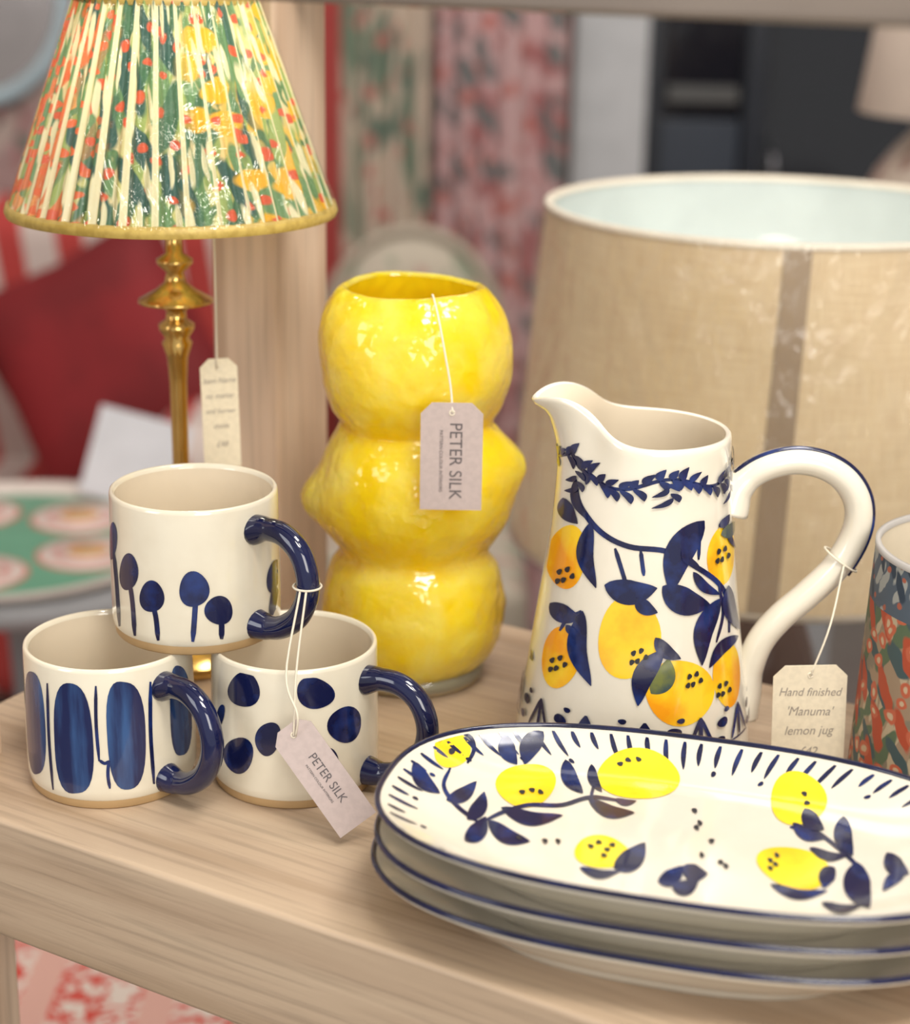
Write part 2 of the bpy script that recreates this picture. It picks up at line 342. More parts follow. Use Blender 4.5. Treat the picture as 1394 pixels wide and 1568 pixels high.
# ---------------------------------------------------------------- brushwork on pots
class Brush:
    def __init__(s,mapper,k0=0,inc=.00002): s.m=mapper; s.d={}; s.k=k0; s.inc=inc
    def _add(s,mat,V,F):
        off=min(.0012,.00025+s.inc*s.k); s.k+=1
        A=s.d.setdefault(mat.name,[mat,[],[]]); n=len(A[1])
        for p in V: A[1].append(s.m(p[0],p[1],off))
        A[2]+= [tuple(i+n for i in f) for f in F]
    def stroke(s,mat,pts,w,n=6,prof=None,C=4):
        P=catmull([(a,b,0) for a,b in pts],n); V=[];F=[];N=len(P)
        for i,p in enumerate(P):
            t=(P[min(i+1,N-1)]-P[max(i-1,0)]); t=t.normalized() if t.length>0 else Vector((1,0,0))
            q=Vector((-t.y,t.x,0)); u=i/(N-1)
            ww=w*(prof(u) if prof else min(1,3*u+.5,3*(1-u)+.5))/2
            for c in range(C+1):
                k=-1+2*c/C; V.append((p.x+q.x*ww*k,p.y+q.y*ww*k))
        for i in range(N-1):
            for c in range(C):
                a=i*(C+1)+c; F.append((a,a+1,a+C+2,a+C+1))
        s._add(mat,V,F)
    def leaf(s,mat,x0,y0,x1,y1,w,bend=.12):
        mx,my=(x0+x1)/2,(y0+y1)/2; dx,dy=x1-x0,y1-y0
        s.stroke(mat,[(x0,y0),(mx-dy*bend,my+dx*bend),(x1,y1)],w,8,lambda u:max(.04,math.sin(pi*u**.85)**.8))
    def oval(s,mat,cx,cy,rx,ry,rot=0,wob=.05,nr=6,pw=2):
        V=[(cx,cy)];F=[];n=36;ph=random.random()*6
        for j in range(1,nr+1):
            for i in range(n):
                a=2*pi*i/n; q=(1+wob*math.sin(3*a+ph))*(j/nr)*(abs(math.cos(a))**pw+abs(math.sin(a))**pw)**(-1/pw)
                x=rx*q*math.cos(a); y=ry*q*math.sin(a)
                V.append((cx+x*math.cos(rot)-y*math.sin(rot),cy+x*math.sin(rot)+y*math.cos(rot)))
        for i in range(n): F.append((0,1+i,1+(i+1)%n))
        for j in range(nr-1):
            for i in range(n):
                a=1+j*n+i;b2=1+j*n+(i+1)%n; F.append((a,a+n,b2+n,b2))
        s._add(mat,V,F)
    def finish(s,parent,pre):
        for k,(mat,V,F) in s.d.items(): mesh_obj(pre+'_'+k,V,F,mat,parent)
def pot_map(xc,yb,ks,kz,kd0,kd1,rf,zmin,zmax):
    """elevation sketch (units as drawn) -> surface of a turned pot"""
    def f(x,y,off):
        s_=(x-xc)/ks; z=.05
        for _ in range(14):
            r=rf(z); q=max(-.985,min(.985,s_/r)); zn=(yb-y+(kd0-kd1*z)*r*math.sqrt(1-q*q))/kz; z+=.7*(zn-z); z=max(zmin,min(zmax,z))
        r=rf(z)+off; return (r*q,-r*math.sqrt(1-q*q),z)
    return f

# ---------------------------------------------------------------- mugs
def mug_r(z):
    P=[(0,.0438),(.005,.0444),(.010,.0452),(.04,.0450),(.077,.0443)]
    for (a,b),(c,d) in zip(P,P[1:]):
        if z<=c: return b+(d-b)*(z-a)/(c-a)
    return P[-1][1]
def mug(loc,ang):
    r=empty('coffee_mug',loc); r.scale=(.968,.968,.99)
    body=[(.0,.0015),(.036,.0015),(.0375,.0),(.0428,.0),(.0436,.001)]
    lathe('foot',body+[(.0440,.0052)],CLAY,r)
    out=[(.0440,.0050),(.0447,.0062),(.0452,.0100),(.0452,.025),(.0450,.040),(.0446,.060),(.0443,.0745),(.0440,.0762),(.0430,.0770),(.0420,.0765),(.0413,.0745)]
    lathe('body',out,CREAM,r)
    lathe('inside',[(.0413,.0745),(.0414,.06),(.0415,.03),(.0412,.014),(.038,.009),(.030,.0075),(0,.007)],CREAMIN,r)
    dx,dy=math.sin(ang),-math.cos(ang)
    pr=[(.0432,.0625),(.052,.0645),(.064,.0640),(.0745,.0575),(.0800,.046),(.0795,.034),(.0735,.0225),(.063,.0145),(.053,.0115),(.0435,.0115)]
    tube('handle',[(p*dx,p*dy,z) for p,z in pr],lambda u:.0060+.0022*max(0,1-u*8)+.0022*max(0,1-(1-u)*8),NAVY,r,seg=20,n=8)
    return r
A1=math.radians(53);A2=math.radians(50);A3=math.radians(64)
m1=mug((-.1775,.860,0),A2); m2=mug((-.0819,.8636,0),A3); m3=mug((-.1340,.8797,.0765),A1)
B=Brush(pot_map(172,1183,2930,2740,1360,2100,mug_r,.007,.073))
for (x,y,rx,ry) in [(72,1108,21,80),(139,1132,31,86),(218,1124,27,84),(290,1085,12,70)]: B.oval(WASH,x,y,rx,ry,0,.02,pw=2.8)
for x,y0,y1 in [(101,1045,1212),(178,1048,1165),(192,1165,1208),(254,1040,1200)]: B.stroke(BLUE,[(x,y0),(x-2,(y0+y1)/2),(x,y1)],5)
B.stroke(BLUE,[(178,1163),(186,1168),(194,1164)],5)
B.finish(m1,'paint')
B=Brush(pot_map(453,1183,2930,2740,1360,2100,mug_r,.007,.073))
for (x,y,rx,ry) in [(387,1055,26,27),(495,1058,28,24),(538,1106,24,29),(376,1157,25,29),(424,1130,19,27),(512,1168,16,25),(345,1098,7,22)]: B.oval(BLUE,x,y,rx,ry,.3,.05)
B.finish(m2,'paint')
B=Brush(pot_map(299,955,2930,2727,1190,2300,mug_r,.007,.073))
for (x,y,rx,ry,sx,sy) in [(182,832,10,28,190,962),(212,880,17,28,219,977),(250,917,20,24,258,984),(315,905,22,27,311,985),(350,936,20,22,353,980),(424,880,7,26,421,940)]:
    B.oval(BLUE,x,y,rx,ry,.15,.04); B.stroke(BLUE,[(x+2,y+ry*.6),((x+sx)/2+2,(y+sy)/2),(sx,sy)],8)
B.finish(m3,'paint')

# ---------------------------------------------------------------- lemon jug
JP=[(0,.0620),(.006,.0640),(.02,.0625),(.045,.0590),(.073,.0552),(.10,.0515),(.129,.0477),(.155,.0450),(.181,.0437)]
RZ=.181
def jr(z):
    for (a,b),(c,d) in zip(JP,JP[1:]):
        if z<=c: return b+(d-b)*(z-a)/(c-a)
    return JP[-1][1]
jug=empty('lemon_jug',(.0985,.90,0))
def ss(x): x=max(0,min(1,x)); return x*x*(3-2*x)
SP=-pi/2-.05
def jmod(r,z,th):
    dl=(th-SP+pi)%(2*pi)-pi
    e=.0215*math.exp(-(abs(dl)/.92)**2.8)-.0070*math.exp(-(dl/.26)**2)*ss((z-.168)/.012)
    zz=z+e*ss((z-.125)/.055)
    k=max(0,(z-.150)/(RZ-.150))
    rr=r+.0165*math.exp(-(dl/.38)**2)*k**1.8-.0040*math.exp(-((abs(dl)-.80)/.32)**2)*ss((z-.14)/.04)
    return rr,zz
jo=[(.0,.003),(.054,.003),(.056,0),(.0610,0),(.0632,.002)]+[(jr(z),z) for z in [.006,.012,.02,.032,.045,.06,.073,.087,.10,.115,.129,.14,.148,.155,.160,.165,.169,.173,.176,.179]]+[(.0432,.1815),(.0418,.1822),(.0406,.1812)]
lathe('body',jo,CREAMW,jug,seg=144,mod=jmod)
ji=[(.0406,.1812)]+[(jr(z)-.0034,z) for z in [.178,.174,.170,.165,.158,.15,.14,.129,.115,.10,.08,.06,.04,.02]]+[(.05,.010),(.03,.008),(0,.008)]
lathe('inside',ji,CREAMIN,jug,seg=144,mod=jmod)
hp=[(.0445,.139),(.049,.151),(.060,.161),(.076,.166),(.092,.164),(.105,.156),(.1125,.143),(.1125,.127),(.104,.108),(.090,.092),(.076,.078),(.0665,.064),(.062,.048),(.061,.034),(.059,.022)]
tube('handle',[(a,0,b) for a,b in hp],lambda u:.0074+.004*max(0,1-u*9)+.002*max(0,1-(1-u)*7),CREAMW,jug,seg=20,flat=1.15)
st=[]
C=catmull([(a,0,b) for a,b in hp],3)
for i in range(4,len(C)*6//10):
    tt=(C[i+1]-C[i-1]).normalized(); nn=Vector((-tt.z,0,tt.x))
    if nn.dot(C[i]-Vector((.07,0,.12)))<0: nn=-nn
    st.append(C[i]+nn*.0070+Vector((0,-.0022,0)))
tube('handle_stripe',st,.0014,BLUE,jug,seg=8,n=2)
jm=pot_map(977,1146,2950,2678,1290,2816,jr,.004,.198)
def on_jug(th,zt,off):
    z0=min(zt,RZ-.001)
    for _ in range(14):
        r,z=jmod(jr(z0),z0,th); z0-=(z-zt)*.6; z0=max(.003,min(RZ-.001,z0))
    r,z=jmod(jr(z0),z0,th); return ((r+off)*math.sin(th),-(r+off)*math.cos(th),z)
def jmap(x,y,off):
    p=jm(x,y,0); return on_jug(math.atan2(p[0],-p[1]),p[2],off)
B=Brush(jmap)
for (x,y,rx,ry,ro) in [(857,850,27,48,.08),(1091,842,26,46,.1),(950,970,46,64,.05),(852,1003,27,48,.1),(1030,1053,55,51,.35),(1108,1026,26,50,-.05)]:
    B.oval(LEMJ,x,y,rx,ry,ro,.035)
B.leaf(OLIVE,985,1055,1010,1000,34)
for pts,w in [([(866,735),(876,775),(905,812),(945,832),(1000,838),(1045,860),(1085,885),(1105,915),(1108,960)],8),
              ([(925,835),(935,865),(948,905)],6),([(962,838),(968,875)],6),([(1000,840),(1005,880)],6),([(880,930),(860,945),(850,962)],5),([(1085,885),(1095,930),(1085,975)],5),([(1050,795),(1050,850)],5)]: B.stroke(BLUE,pts,w)
for L_ in [(866,735,886,795,11),(852,762,872,800,22),(890,797,900,895,24),(836,920,880,942,28),(882,930,897,1045,28),(912,890,988,893,38),(1056,792,1008,900,44),(996,890,1072,918,42),(1042,868,1088,902,16),
           (1103,888,1128,955,26),(1088,908,1062,1010,32),(1126,965,1074,1014,20),(1000,988,966,1074,32),(988,968,1028,1000,22),(958,908,990,930,22),(812,965,814,1010,10),(1098,800,1118,832,10),(860,952,878,966,12),(1080,800,1100,782,14),(1022,838,1050,858,13)]: B.leaf(BLUE,*L_)
B.leaf(OLIVE,1085,812,1115,792,20)
for cx,cy in [(857,880),(1090,845),(965,1000),(850,1015),(1050,1035),(1100,1050)]:
    for dx,dy in [(-8,-8),(3,-12),(10,-2),(-2,4),(-10,6)]:
        B.oval(INK,cx+dx,cy+dy,3.4,4.6,.4,.1,nr=2)
B.finish(jug,'paint')
B=Brush(lambda a,h,off: on_jug(a/22,h/1000,off))
gh=lambda a: .1645*1000+3.2*math.sin(a/22*5.2+.6)+ (5.5 if a<-22 and a>-46 else 0)
gv=[(a,gh(a)) for a in range(-66,67,3)]
B.stroke(BLUE,gv,1.7,3,lambda u:1)
for i in range(-65,66,3):
    for sgn in (1,-1):
        if random.random()<.12: continue
        x=i+random.uniform(-.7,.7); y=gh(x); B.leaf(BLUE,x,y,x+random.uniform(1.2,3.2),y+sgn*random.uniform(4.5,7.2),2.4)
for x in (-22,3,24,50,-50):
    for k_ in range(4): B.leaf(BLUE,x+k_*.6,gh(x)-2-k_*2.4,x+(-1)**k_*3.4,gh(x)-6-k_*2.8,2.2)
for i in range(-12,13):
    x=i*5.6; y=34
    if i%2==0:
        for q in (-3,0,3): B.stroke(BLUE,[(x,y+9),(x+q,y-8)],.9)
        B.stroke(BLUE,[(x-3.6,y-9),(x+3.6,y-9)],1.0)
    else:
        B.oval(BLUE,x,y+3,1.5,2.6,nr=2); B.oval(BLUE,x-.8,y-6,1.2,2,nr=2); B.oval(BLUE,x+1.4,y+9,.8,1.4,nr=2)
B.finish(jug,'border')

# ---------------------------------------------------------------- platters
HA,HB,PE=.1345,.0785,2.6
def sup(a):
    c,s_=math.cos(a),math.sin(a); k=(abs(c)**PE+abs(s_)**PE)**(-1/PE); return k*c,k*s_
TP=[(0,-.0165),(.3,-.0165),(.6,-.0165),(.65,-.0161),(.70,-.0152),(.75,-.0137),(.80,-.0118),(.85,-.0093),(.90,-.0065),(.95,-.0033),(.985,-.0008),(1.0,-.0002)]
def top_h(s):
    for (a,b),(c,d) in zip(TP,TP[1:]):
        if s<=c: return b+(d-b)*(s-a)/(c-a)
    return 0
def platter(x,y,rz,rim):
    r=empty('oval_platter',(x,y,rim),rz)
    prof=TP+[(1.008,-.0012),(1.0,-.0028),(.95,-.0062),(.90,-.0098),(.84,-.0145),(.78,-.0190),(.72,-.0230),(.67,-.0258),(.645,-.0275),(.64,-.0300),(.60,-.0300),(.585,-.0275),(.3,-.0272),(0,-.0272)]
    seg=192;V=[];F=[]
    for s_,z in prof:
        for i in range(seg):
            cx,cy=sup(2*pi*i/seg); V.append((HA*s_*cx,HB*s_*cy,z))
    for j in range(len(prof)-1):
        for i in range(seg):
            k=(i+1)%seg; F.append((j*seg+i,(j+1)*seg+i,(j+1)*seg+k,j*seg+k))
    mesh_obj('dish',V,F,CREAMW,r)
    P=[(HA*1.0*sup(2*pi*i/96)[0],HB*1.0*sup(2*pi*i/96)[1],-.0004) for i in range(97)]
    tube('rim_line',P,.0014,NAVY,r,seg=10,n=0)
    return r
a15=math.radians(-15)
PX,PY,PZ=.1015,.713,.0588
p1=platter(PX-.002,PY+.001,a15-.015,.0302); p2=platter(PX+.000,PY-.001,a15+.012,.0444)
p3=platter(PX,PY,a15,PZ)
ca,sa=math.cos(-a15),math.sin(-a15)
def plane_sketch(x,y,z):
    """rectify the traced sketch (drawn obliquely) onto a horizontal plane at height z"""
    a=x*1.033-720; b_=y*1.033-810; a2=a+b_*.01745; b2=-a*.01745+b_
    t_=(.427-z)/(880.7+.9511*b2); X=a2*t_-PX; Y=(2710.5-.309*b2)*t_-PY
    return X*ca-Y*sa, X*sa+Y*ca
def pmap(x,y,off):
    z=PZ-.0165
    for _ in range(40):
        u,v=plane_sketch(x,y,z); s_=(abs(u/HA)**PE+abs(v/HB)**PE)**(1/PE)
        z+=.3*(PZ+top_h(min(1,s_))-z)
    if s_>.975: u*=.975/s_; v*=.975/s_; s_=.975
    return (u,v,top_h(s_)+off+.0001)
# rim dashes, evenly spaced along the edge
def rmap(a,s_,off):
    cx,cy=sup(a); return (HA*s_*cx,HB*s_*cy,top_h(s_)+off+.0001)
M_=720; arc=[0]
for i in range(M_):
    p=sup(2*pi*i/M_);q=sup(2*pi*(i+1)/M_); arc.append(arc[-1]+math.hypot(HA*(p[0]-q[0]),HB*(p[1]-q[1])))
B=Brush(rmap,0,.000002)
N=76; j=0
for i in range(N):
    tgt=arc[-1]*i/N+random.uniform(-.0006,.0006)
    while j<M_ and arc[j]<tgt: j+=1
    a=2*pi*j/M_; p=sup(a); q=sup(a+.01); da=math.hypot(HA*(p[0]-q[0]),HB*(p[1]-q[1]))/.01   # metres per radian
    if math.pi*1.15<a<math.pi*1.85 and i%3: continue
    rad=math.hypot(HA*p[0],HB*p[1]); L0=random.choice([.0095,.012,.008,.0135])/rad; w=.0027/da
    B.stroke(BLUE,[(a,.965),(a+.003,.965-L0/2),(a,.965-L0)],w,5,lambda u:max(.1,math.sin(pi*min(1,u*.9+.1))**.6))
    if i%3==0: B.oval(BLUE,a,.965-L0-.0028/rad,.0014/da,.0014/rad,nr=2)
B.finish(p3,'rim_paint')
B=Brush(pmap,10,.000008)
for (x,y,rx,ry,ro) in [(692,1148,28,29,0),(806,1203,46,33,-.1),(978,1187,63,39,.05),(922,1306,43,25,.1),(1222,1224,43,41,.2),(1216,1330,57,31,.25)]: B.oval(LEMP,x,y,rx,ry,ro,.05)
B.stroke(BLUE,[(704,1120),(722,1132),(726,1150),(716,1170)],6); B.oval(INK,692,1152,5,5)
for pts,w in [([(690,1177),(680,1205),(700,1235),(735,1262)],6),([(735,1262),(770,1245),(810,1234),(860,1234),(905,1222),(955,1228)],6),([(1210,1268),(1245,1272),(1290,1305),(1318,1335),(1332,1372)],6),([(905,1222),(912,1195)],5)]: B.stroke(BLUE,pts,w)
for L_ in [(634,1168,674,1216,24),(684,1226,730,1198,22),(716,1256,742,1214,24),(712,1288,744,1252,28),(748,1258,812,1290,24),(768,1238,862,1250,22),(774,1126,792,1172,26),(832,1122,804,1172,32),(866,1165,893,1216,24),(906,1172,922,1214,16),(902,1226,972,1246,20),(942,1225,975,1228,10),
           (940,1330,988,1292,34),(888,1330,950,1336,14),(1008,1352,1046,1328,26),(1046,1328,1084,1340,26),(1030,1362,1070,1350,24),(1292,1252,1306,1312,28),(1312,1322,1332,1392,42),(1214,1262,1262,1286,18),(1232,1240,1262,1272,26),(1180,1356,1268,1366,16),(1240,1300,1298,1312,15),(1358,1308,1392,1340,28),(1386,1340,1352,1366,18),(1258,1384,1320,1388,14),(1278,1330,1262,1362,26)]: B.leaf(BLUE,*L_)
for x,y in [(1064,1243),(1072,1262),(1067,1269),(1075,1311),(1104,1322),(1112,1328),(855,1290),(795,1285),(905,1298),(917,1292),(930,1303),(938,1296),(925,1312),(950,1172),(962,1166),(978,1165),(800,1215),(815,1212),(828,1215),(1180,1320),(1190,1312),(1188,1326),(1232,1218),(1236,1232),(1180,1332),(835,1290),(1090,1290)]: B.oval(INK,x,y,4.6,3.2,random.random(),.1,nr=2)
B.finish(p3,'paint')

# ---------------------------------------------------------------- yellow vase of stacked lemons
YG,N_,L_n,Bs=nt('yellow_glass')
Bs.inputs['Roughness'].default_value=.16
Bs.inputs['Coat Weight'].default_value=.7; Bs.inputs['Coat Roughness'].default_value=.04; Bs.inputs['Subsurface Weight'].default_value=.85; Bs.inputs['Subsurface Radius'].default_value=(1,.85,.12); Bs.inputs['Subsurface Scale'].default_value=.04
tc=N_.new('ShaderNodeTexCoord')
def nzz(sc,det=2,dist=0):
    n=N_.new('ShaderNodeTexNoise'); n.inputs['Scale'].default_value=sc; n.inputs['Detail'].default_value=det; n.inputs['Distortion'].default_value=dist; L_n.new(tc.outputs['Object'],n.inputs['Vector']); return n.outputs[0]
ad=N_.new('ShaderNodeMath'); ad.operation='MULTIPLY_ADD'; L_n.new(nzz(170,1,.2),ad.inputs[0]); ad.inputs[1].default_value=.30; L_n.new(nzz(75,1.5,.3),ad.inputs[2])
bp=N_.new('ShaderNodeBump'); bp.inputs['Strength'].default_value=.55; bp.inputs['Distance'].default_value=.0045; L_n.new(ad.outputs[0],bp.inputs['Height']); L_n.new(bp.outputs[0],Bs.inputs['Normal']); L_n.new(bp.outputs[0],Bs.inputs['Coat Normal'])
rp=N_.new('ShaderNodeValToRGB'); rp.color_ramp.elements[0].position=.38; rp.color_ramp.elements[1].position=.68; rp.color_ramp.elements[0].color=(.98,.70,.006,1); rp.color_ramp.elements[1].color=(.99,.80,.14,1)
L_n.new(nzz(30,4,.5),rp.inputs[0]); L_n.new(rp.outputs[0],Bs.inputs['Base Color'])
tr_=N_.new('ShaderNodeBsdfTranslucent'); L_n.new(rp.outputs[0],tr_.inputs[0]); ms=N_.new('ShaderNodeMixShader'); ms.inputs[0].default_value=.28
L_n.new(Bs.outputs[0],ms.inputs[1]); L_n.new(tr_.outputs[0],ms.inputs[2]); L_n.new(ms.outputs[0],N_['Material Output'].inputs[0])
va=empty('lemon_stack_vase',(-.0235,1.0,0))
def vmod(r,z,th):
    n=noise.noise(Vector((math.sin(th)*1.8,math.cos(th)*1.8,z*26)))*.0024*min(1,r/.03)
    n+=noise.noise(Vector((math.sin(th)*7,math.cos(th)*7,z*130+7)))*.0006
    q=r
    if .078<z<.165 and r>.03:
        for (t0,z0,A) in ((-pi/2,.110,.0105),(pi/2,.132,.0105)):
            dl=(th-t0+pi)%(2*pi)-pi; q+=A*math.exp(-(dl/.36)**2-((z-z0)/.016)**2)
    for (t0,z0,A) in ((2.4,.19,.006),(-2.3,.05,.006),(1.9,.045,.003)):
        dl=(th-t0+pi)%(2*pi)-pi; q+=A*math.exp(-(dl/.35)**2-((z-z0)/.014)**2)
    q-=.0016*math.sin(th)*ss((z-.17)/.06)
    return q+n,z+ (.0 if r<.03 else .0010*math.sin(th*2))
vp=[(.034,.006),(.0430,.012),(.0505,.026),(.0535,.042),(.0530,.056),(.0495,.070),(.0428,.0805),(.0475,.090),(.0540,.102),(.0558,.115),(.0548,.128),(.0520,.141),(.0450,.1535),(.0430,.1575),(.0490,.167),(.0535,.180),(.0550,.194),(.0545,.208),(.0508,.222),(.0440,.232),(.0402,.2352),(.0378,.2350),(.0364,.2335)]
lathe('body',vp,YG,va,seg=200,mod=vmod,sm=7)
lathe('inside',[(.0364,.2335),(.0395,.226),(.046,.21),(.047,.19),(.038,.158),(.047,.12),(.038,.082),(.045,.05),(.036,.018),(0,.015)],pbr('yellow_glass_inside',(.98,.72,.01),.2,sss=.3),va,seg=180,sm=4,mod=vmod)
gl,gn,glk,gb=nt('clear_glass'); gb.inputs['Transmission Weight'].default_value=.75; gb.inputs['Roughness'].default_value=.06; gb.inputs['Base Color'].default_value=(.95,.88,.62,1)
lathe('clear_foot',[(0,.0),(.036,.0),(.0400,.001),(.0425,.006),(.0420,.011),(.034,.0115),(0,.0115)],gl,va,seg=64)

# ---------------------------------------------------------------- pleated table lamp
la=empty('pleated_table_lamp',(-.1640,1.03,0))
bz=[(0,.0),(.050,.0),(.052,.003),(.050,.008),(.040,.011),(.036,.016),(.022,.021),(.012,.028),(.0085,.038),(.0075,.05),(.0052,.08),(.0048,.13),(.0052,.17),(.0062,.185),(.0090,.1935),(.0070,.1965),(.0103,.2015),(.0105,.2045),(.0062,.2075),(.0058,.2125),(.0105,.216),(.0218,.2175),(.0215,.2192),(.0120,.2245),(.0065,.2290),(.0050,.2350),(.0105,.2400),(.0105,.2425),(.0050,.2460),(.0045,.262),(.0100,.268),(.0100,.292),(0,.294)]
lathe('brass_stem',bz,BRASS,la,seg=48)
SH=floral('botanical_pleated_silk',(.74,.66,.38),[
  ('blob',(.60,.60,.24),(22,14,1),0,.50,11),
  ('blob',(.80,.52,.08),(8,14,1),0,.46,12,.655,.055),
  ('blob',(.78,.34,.10),(9,16,1),0,.47,3,.335,.06),
  ('line',(.12,.24,.10),(26,30,1),0,.022,23),
  ('leaf',(.33,.44,.14),(56,52,1),.5,.38,1),
  ('leaf',(.15,.30,.13),(48,44,1),-.5,.36,5),
  ('leaf',(.07,.18,.10),(44,40,1),.8,.34,7,.50,.09),
  ('leaf',(.04,.12,.10),(40,44,1),-.8,.30,31,.50,.12),
  ('leaf',(.70,.20,.06),(50,60,1),.6,.33,17,.34,.07),
  ('dot',(.84,.48,.03),(15,44,1),0,.30,14,.64,.08),
  ('dot',(.76,.16,.05),(44,110,1),0,.26,41,.34,.09),
  ('dot',(.70,.12,.05),(30,70,1),0,.17,4),
  ('leaf',(.80,.78,.52),(70,60,1),-.2,.20,19),
  ('stripe',(.86,.82,.54),(10.2,0,0),0,.88,0)],coord='UV',rough=.45,trans=.4,coat=.4)
def pl(r,z,th): return r*(1+.022*math.sin(64*th))+.0,z
b0,b1,z0,z1=.0912,.0490,.2700,.389
pr=[(b0+(b1-b0)*t,z0+(z1-z0)*t) for t in [k/10 for k in range(11)]]
lathe('shade_fabric',pr,SH,la,seg=512,mod=pl)
WR=wrapmat('clear_wrap_small',(26,30,1),.10)
lathe('clear_wrap',[(b0*1.03,z0+.004),(b0*1.033+(b1-b0)*.25,z0+(z1-z0)*.25),(b0*1.033+(b1-b0)*.5,z0+(z1-z0)*.5),(b0*1.035+(b1-b0)*.97,z1-.003)],WR,la,seg=128)
TRM=pbr('gold_braid',(.50,.36,.09),.5,nscale=200,col2=(.40,.28,.06))
lathe('bottom_trim',[(b0*1.02,z0-.001),(b0*1.03,z0+.0015),(b0*1.018,z0+.0052),(b0*.975,z0+.0052),(b0*.975,z0-.001),(b0*1.02,z0-.001)],TRM,la,seg=128)
lathe('top_trim',[(b1*1.03,z1-.004),(b1*1.03,z1+.001),(b1*.96,z1+.001),(b1*.96,z1-.004),(b1*1.03,z1-.004)],TRM,la,seg=96)
for k_ in range(3):
    a=k_*2*pi/3+.5; tube('shade_spider_%d'%k_,[(.009*math.cos(a),.009*math.sin(a),.292),(.03*math.cos(a),.03*math.sin(a),.36),(.048*math.cos(a),.048*math.sin(a),.386)],.0009,BRASS,la,seg=6,n=3)
lathe('bulb',[(.008,.292),(.012,.300),(.017,.312),(.016,.324),(.008,.333),(0,.335)],pbr('opal_glass',(.9,.85,.7),.3,trans=.6),la,seg=24,sm=3)
def light(kind,name,loc,power,col,size=.1,target=None,par=None):
    l=bpy.data.lights.new(name,kind); l.energy=power; l.color=col
    if kind=='AREA': l.shape='RECTANGLE'; l.size=size[0]; l.size_y=size[1]
    else: l.shadow_soft_size=size
    o=bpy.data.objects.new(name,l); o.location=loc; link(o,par)
    if target is not None: o.rotation_euler=(Vector(target)-Vector(loc)).to_track_quat('-Z','Y').to_euler()
    return o
light('POINT','bulb_light',(0,0,.345),.24,(1,.90,.68),.012,par=la)

# ---------------------------------------------------------------- big linen drum lamp behind
tb=empty('console_table',(.35,1.42,0))
box('top',(-.32,-.26,-.381),(.5,.22,-.351),TG,tb)
for i,(x,y) in enumerate([(-.29,-.22),(.47,-.22),(-.29,.18),(.47,.18)]): box('leg_%d'%(i+1),(x-.02,y-.02,-.85),(x+.02,y+.02,-.38),TG,tb)
dl_=empty('linen_drum_lamp',(.241,1.36,-.35))
LIN,N_,L_n,Bs=nt('natural_linen'); Bs.inputs['Roughness'].default_value=.75
tc=N_.new('ShaderNodeTexCoord')
def wv(sc,seed):
    mp=N_.new('ShaderNodeMapping'); mp.inputs['Scale'].default_value=sc; mp.inputs['Location'].default_value=(seed,seed,0); L_n.new(tc.outputs['UV'],mp.inputs[0])
    n=N_.new('ShaderNodeTexNoise'); n.inputs['Scale'].default_value=1; n.inputs['Detail'].default_value=3; L_n.new(mp.outputs[0],n.inputs['Vector']); return n.outputs[0]
aa=N_.new('ShaderNodeMath'); aa.operation='ADD'; L_n.new(wv((900,40,1),1),aa.inputs[0]); L_n.new(wv((30,700,1),5),aa.inputs[1])
rp=N_.new('ShaderNodeValToRGB'); rp.color_ramp.elements[0].position=.38; rp.color_ramp.elements[1].position=.62
hf=N_.new('ShaderNodeMath'); hf.operation='MULTIPLY'; hf.inputs[1].default_value=.5; L_n.new(aa.outputs[0],hf.inputs[0]); L_n.new(hf.outputs[0],rp.inputs[0])
rp.color_ramp.elements[0].color=(.76,.57,.36,1); rp.color_ramp.elements[1].color=(.90,.73,.50,1); L_n.new(rp.outputs[0],Bs.inputs['Base Color'])
tr_=N_.new('ShaderNodeBsdfTranslucent'); L_n.new(rp.outputs[0],tr_.inputs[0]); ms=N_.new('ShaderNodeMixShader'); ms.inputs[0].default_value=.38
L_n.new(Bs.outputs[0],ms.inputs[1]); L_n.new(tr_.outputs[0],ms.inputs[2]); L_n.new(ms.outputs[0],N_['Material Output'].inputs[0])
rb,rt,q0,q1=.197,.176,.324,.581
lathe('shade_outer',[(rb+(rt-rb)*t,q0+(q1-q0)*t) for t in (0,.25,.5,.75,1)],LIN,dl_,seg=160)
def wrp(r,z,th): return r+.0012*noise.noise(Vector((math.sin(th)*9,math.cos(th)*9,z*14))),z
lathe('clear_wrap',[(rb+.0035+(rt-rb)*t,q0+(q1-q0)*t) for t in [k/12 for k in range(13)]],wrapmat('clear_wrap',(30,14,1),.20),dl_,seg=200,mod=wrp)
lathe('shade_lining',[(rb-.003+(rt-rb)*t,q0+(q1-q0)*t) for t in (1,.5,0)],pbr('pale_lining',(.60,.69,.70),.5,coat=.4,trans=.35),dl_,seg=160)
RIMW=pbr('shade_binding',(.66,.60,.50),.6)
lathe('top_binding',[(rt+.0012,q1-.003),(rt+.0015,q1+.001),(rt-.004,q1+.001),(rt-.0042,q1-.003)],RIMW,dl_,seg=160)
lathe('bottom_binding',[(rb-.0042,q0+.004),(rb-.004,q0-.001),(rb+.0015,q0-.001),(rb+.0012,q0+.004)],RIMW,dl_,seg=160)
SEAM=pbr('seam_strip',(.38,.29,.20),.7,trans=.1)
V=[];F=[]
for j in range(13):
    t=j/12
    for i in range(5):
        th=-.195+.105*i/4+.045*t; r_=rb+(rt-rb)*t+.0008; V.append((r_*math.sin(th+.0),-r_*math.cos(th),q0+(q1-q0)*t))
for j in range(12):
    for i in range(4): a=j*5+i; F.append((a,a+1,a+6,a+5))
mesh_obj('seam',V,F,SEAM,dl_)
DK=pbr('dark_turned_wood',(.07,.035,.025),.25,coat=.4)
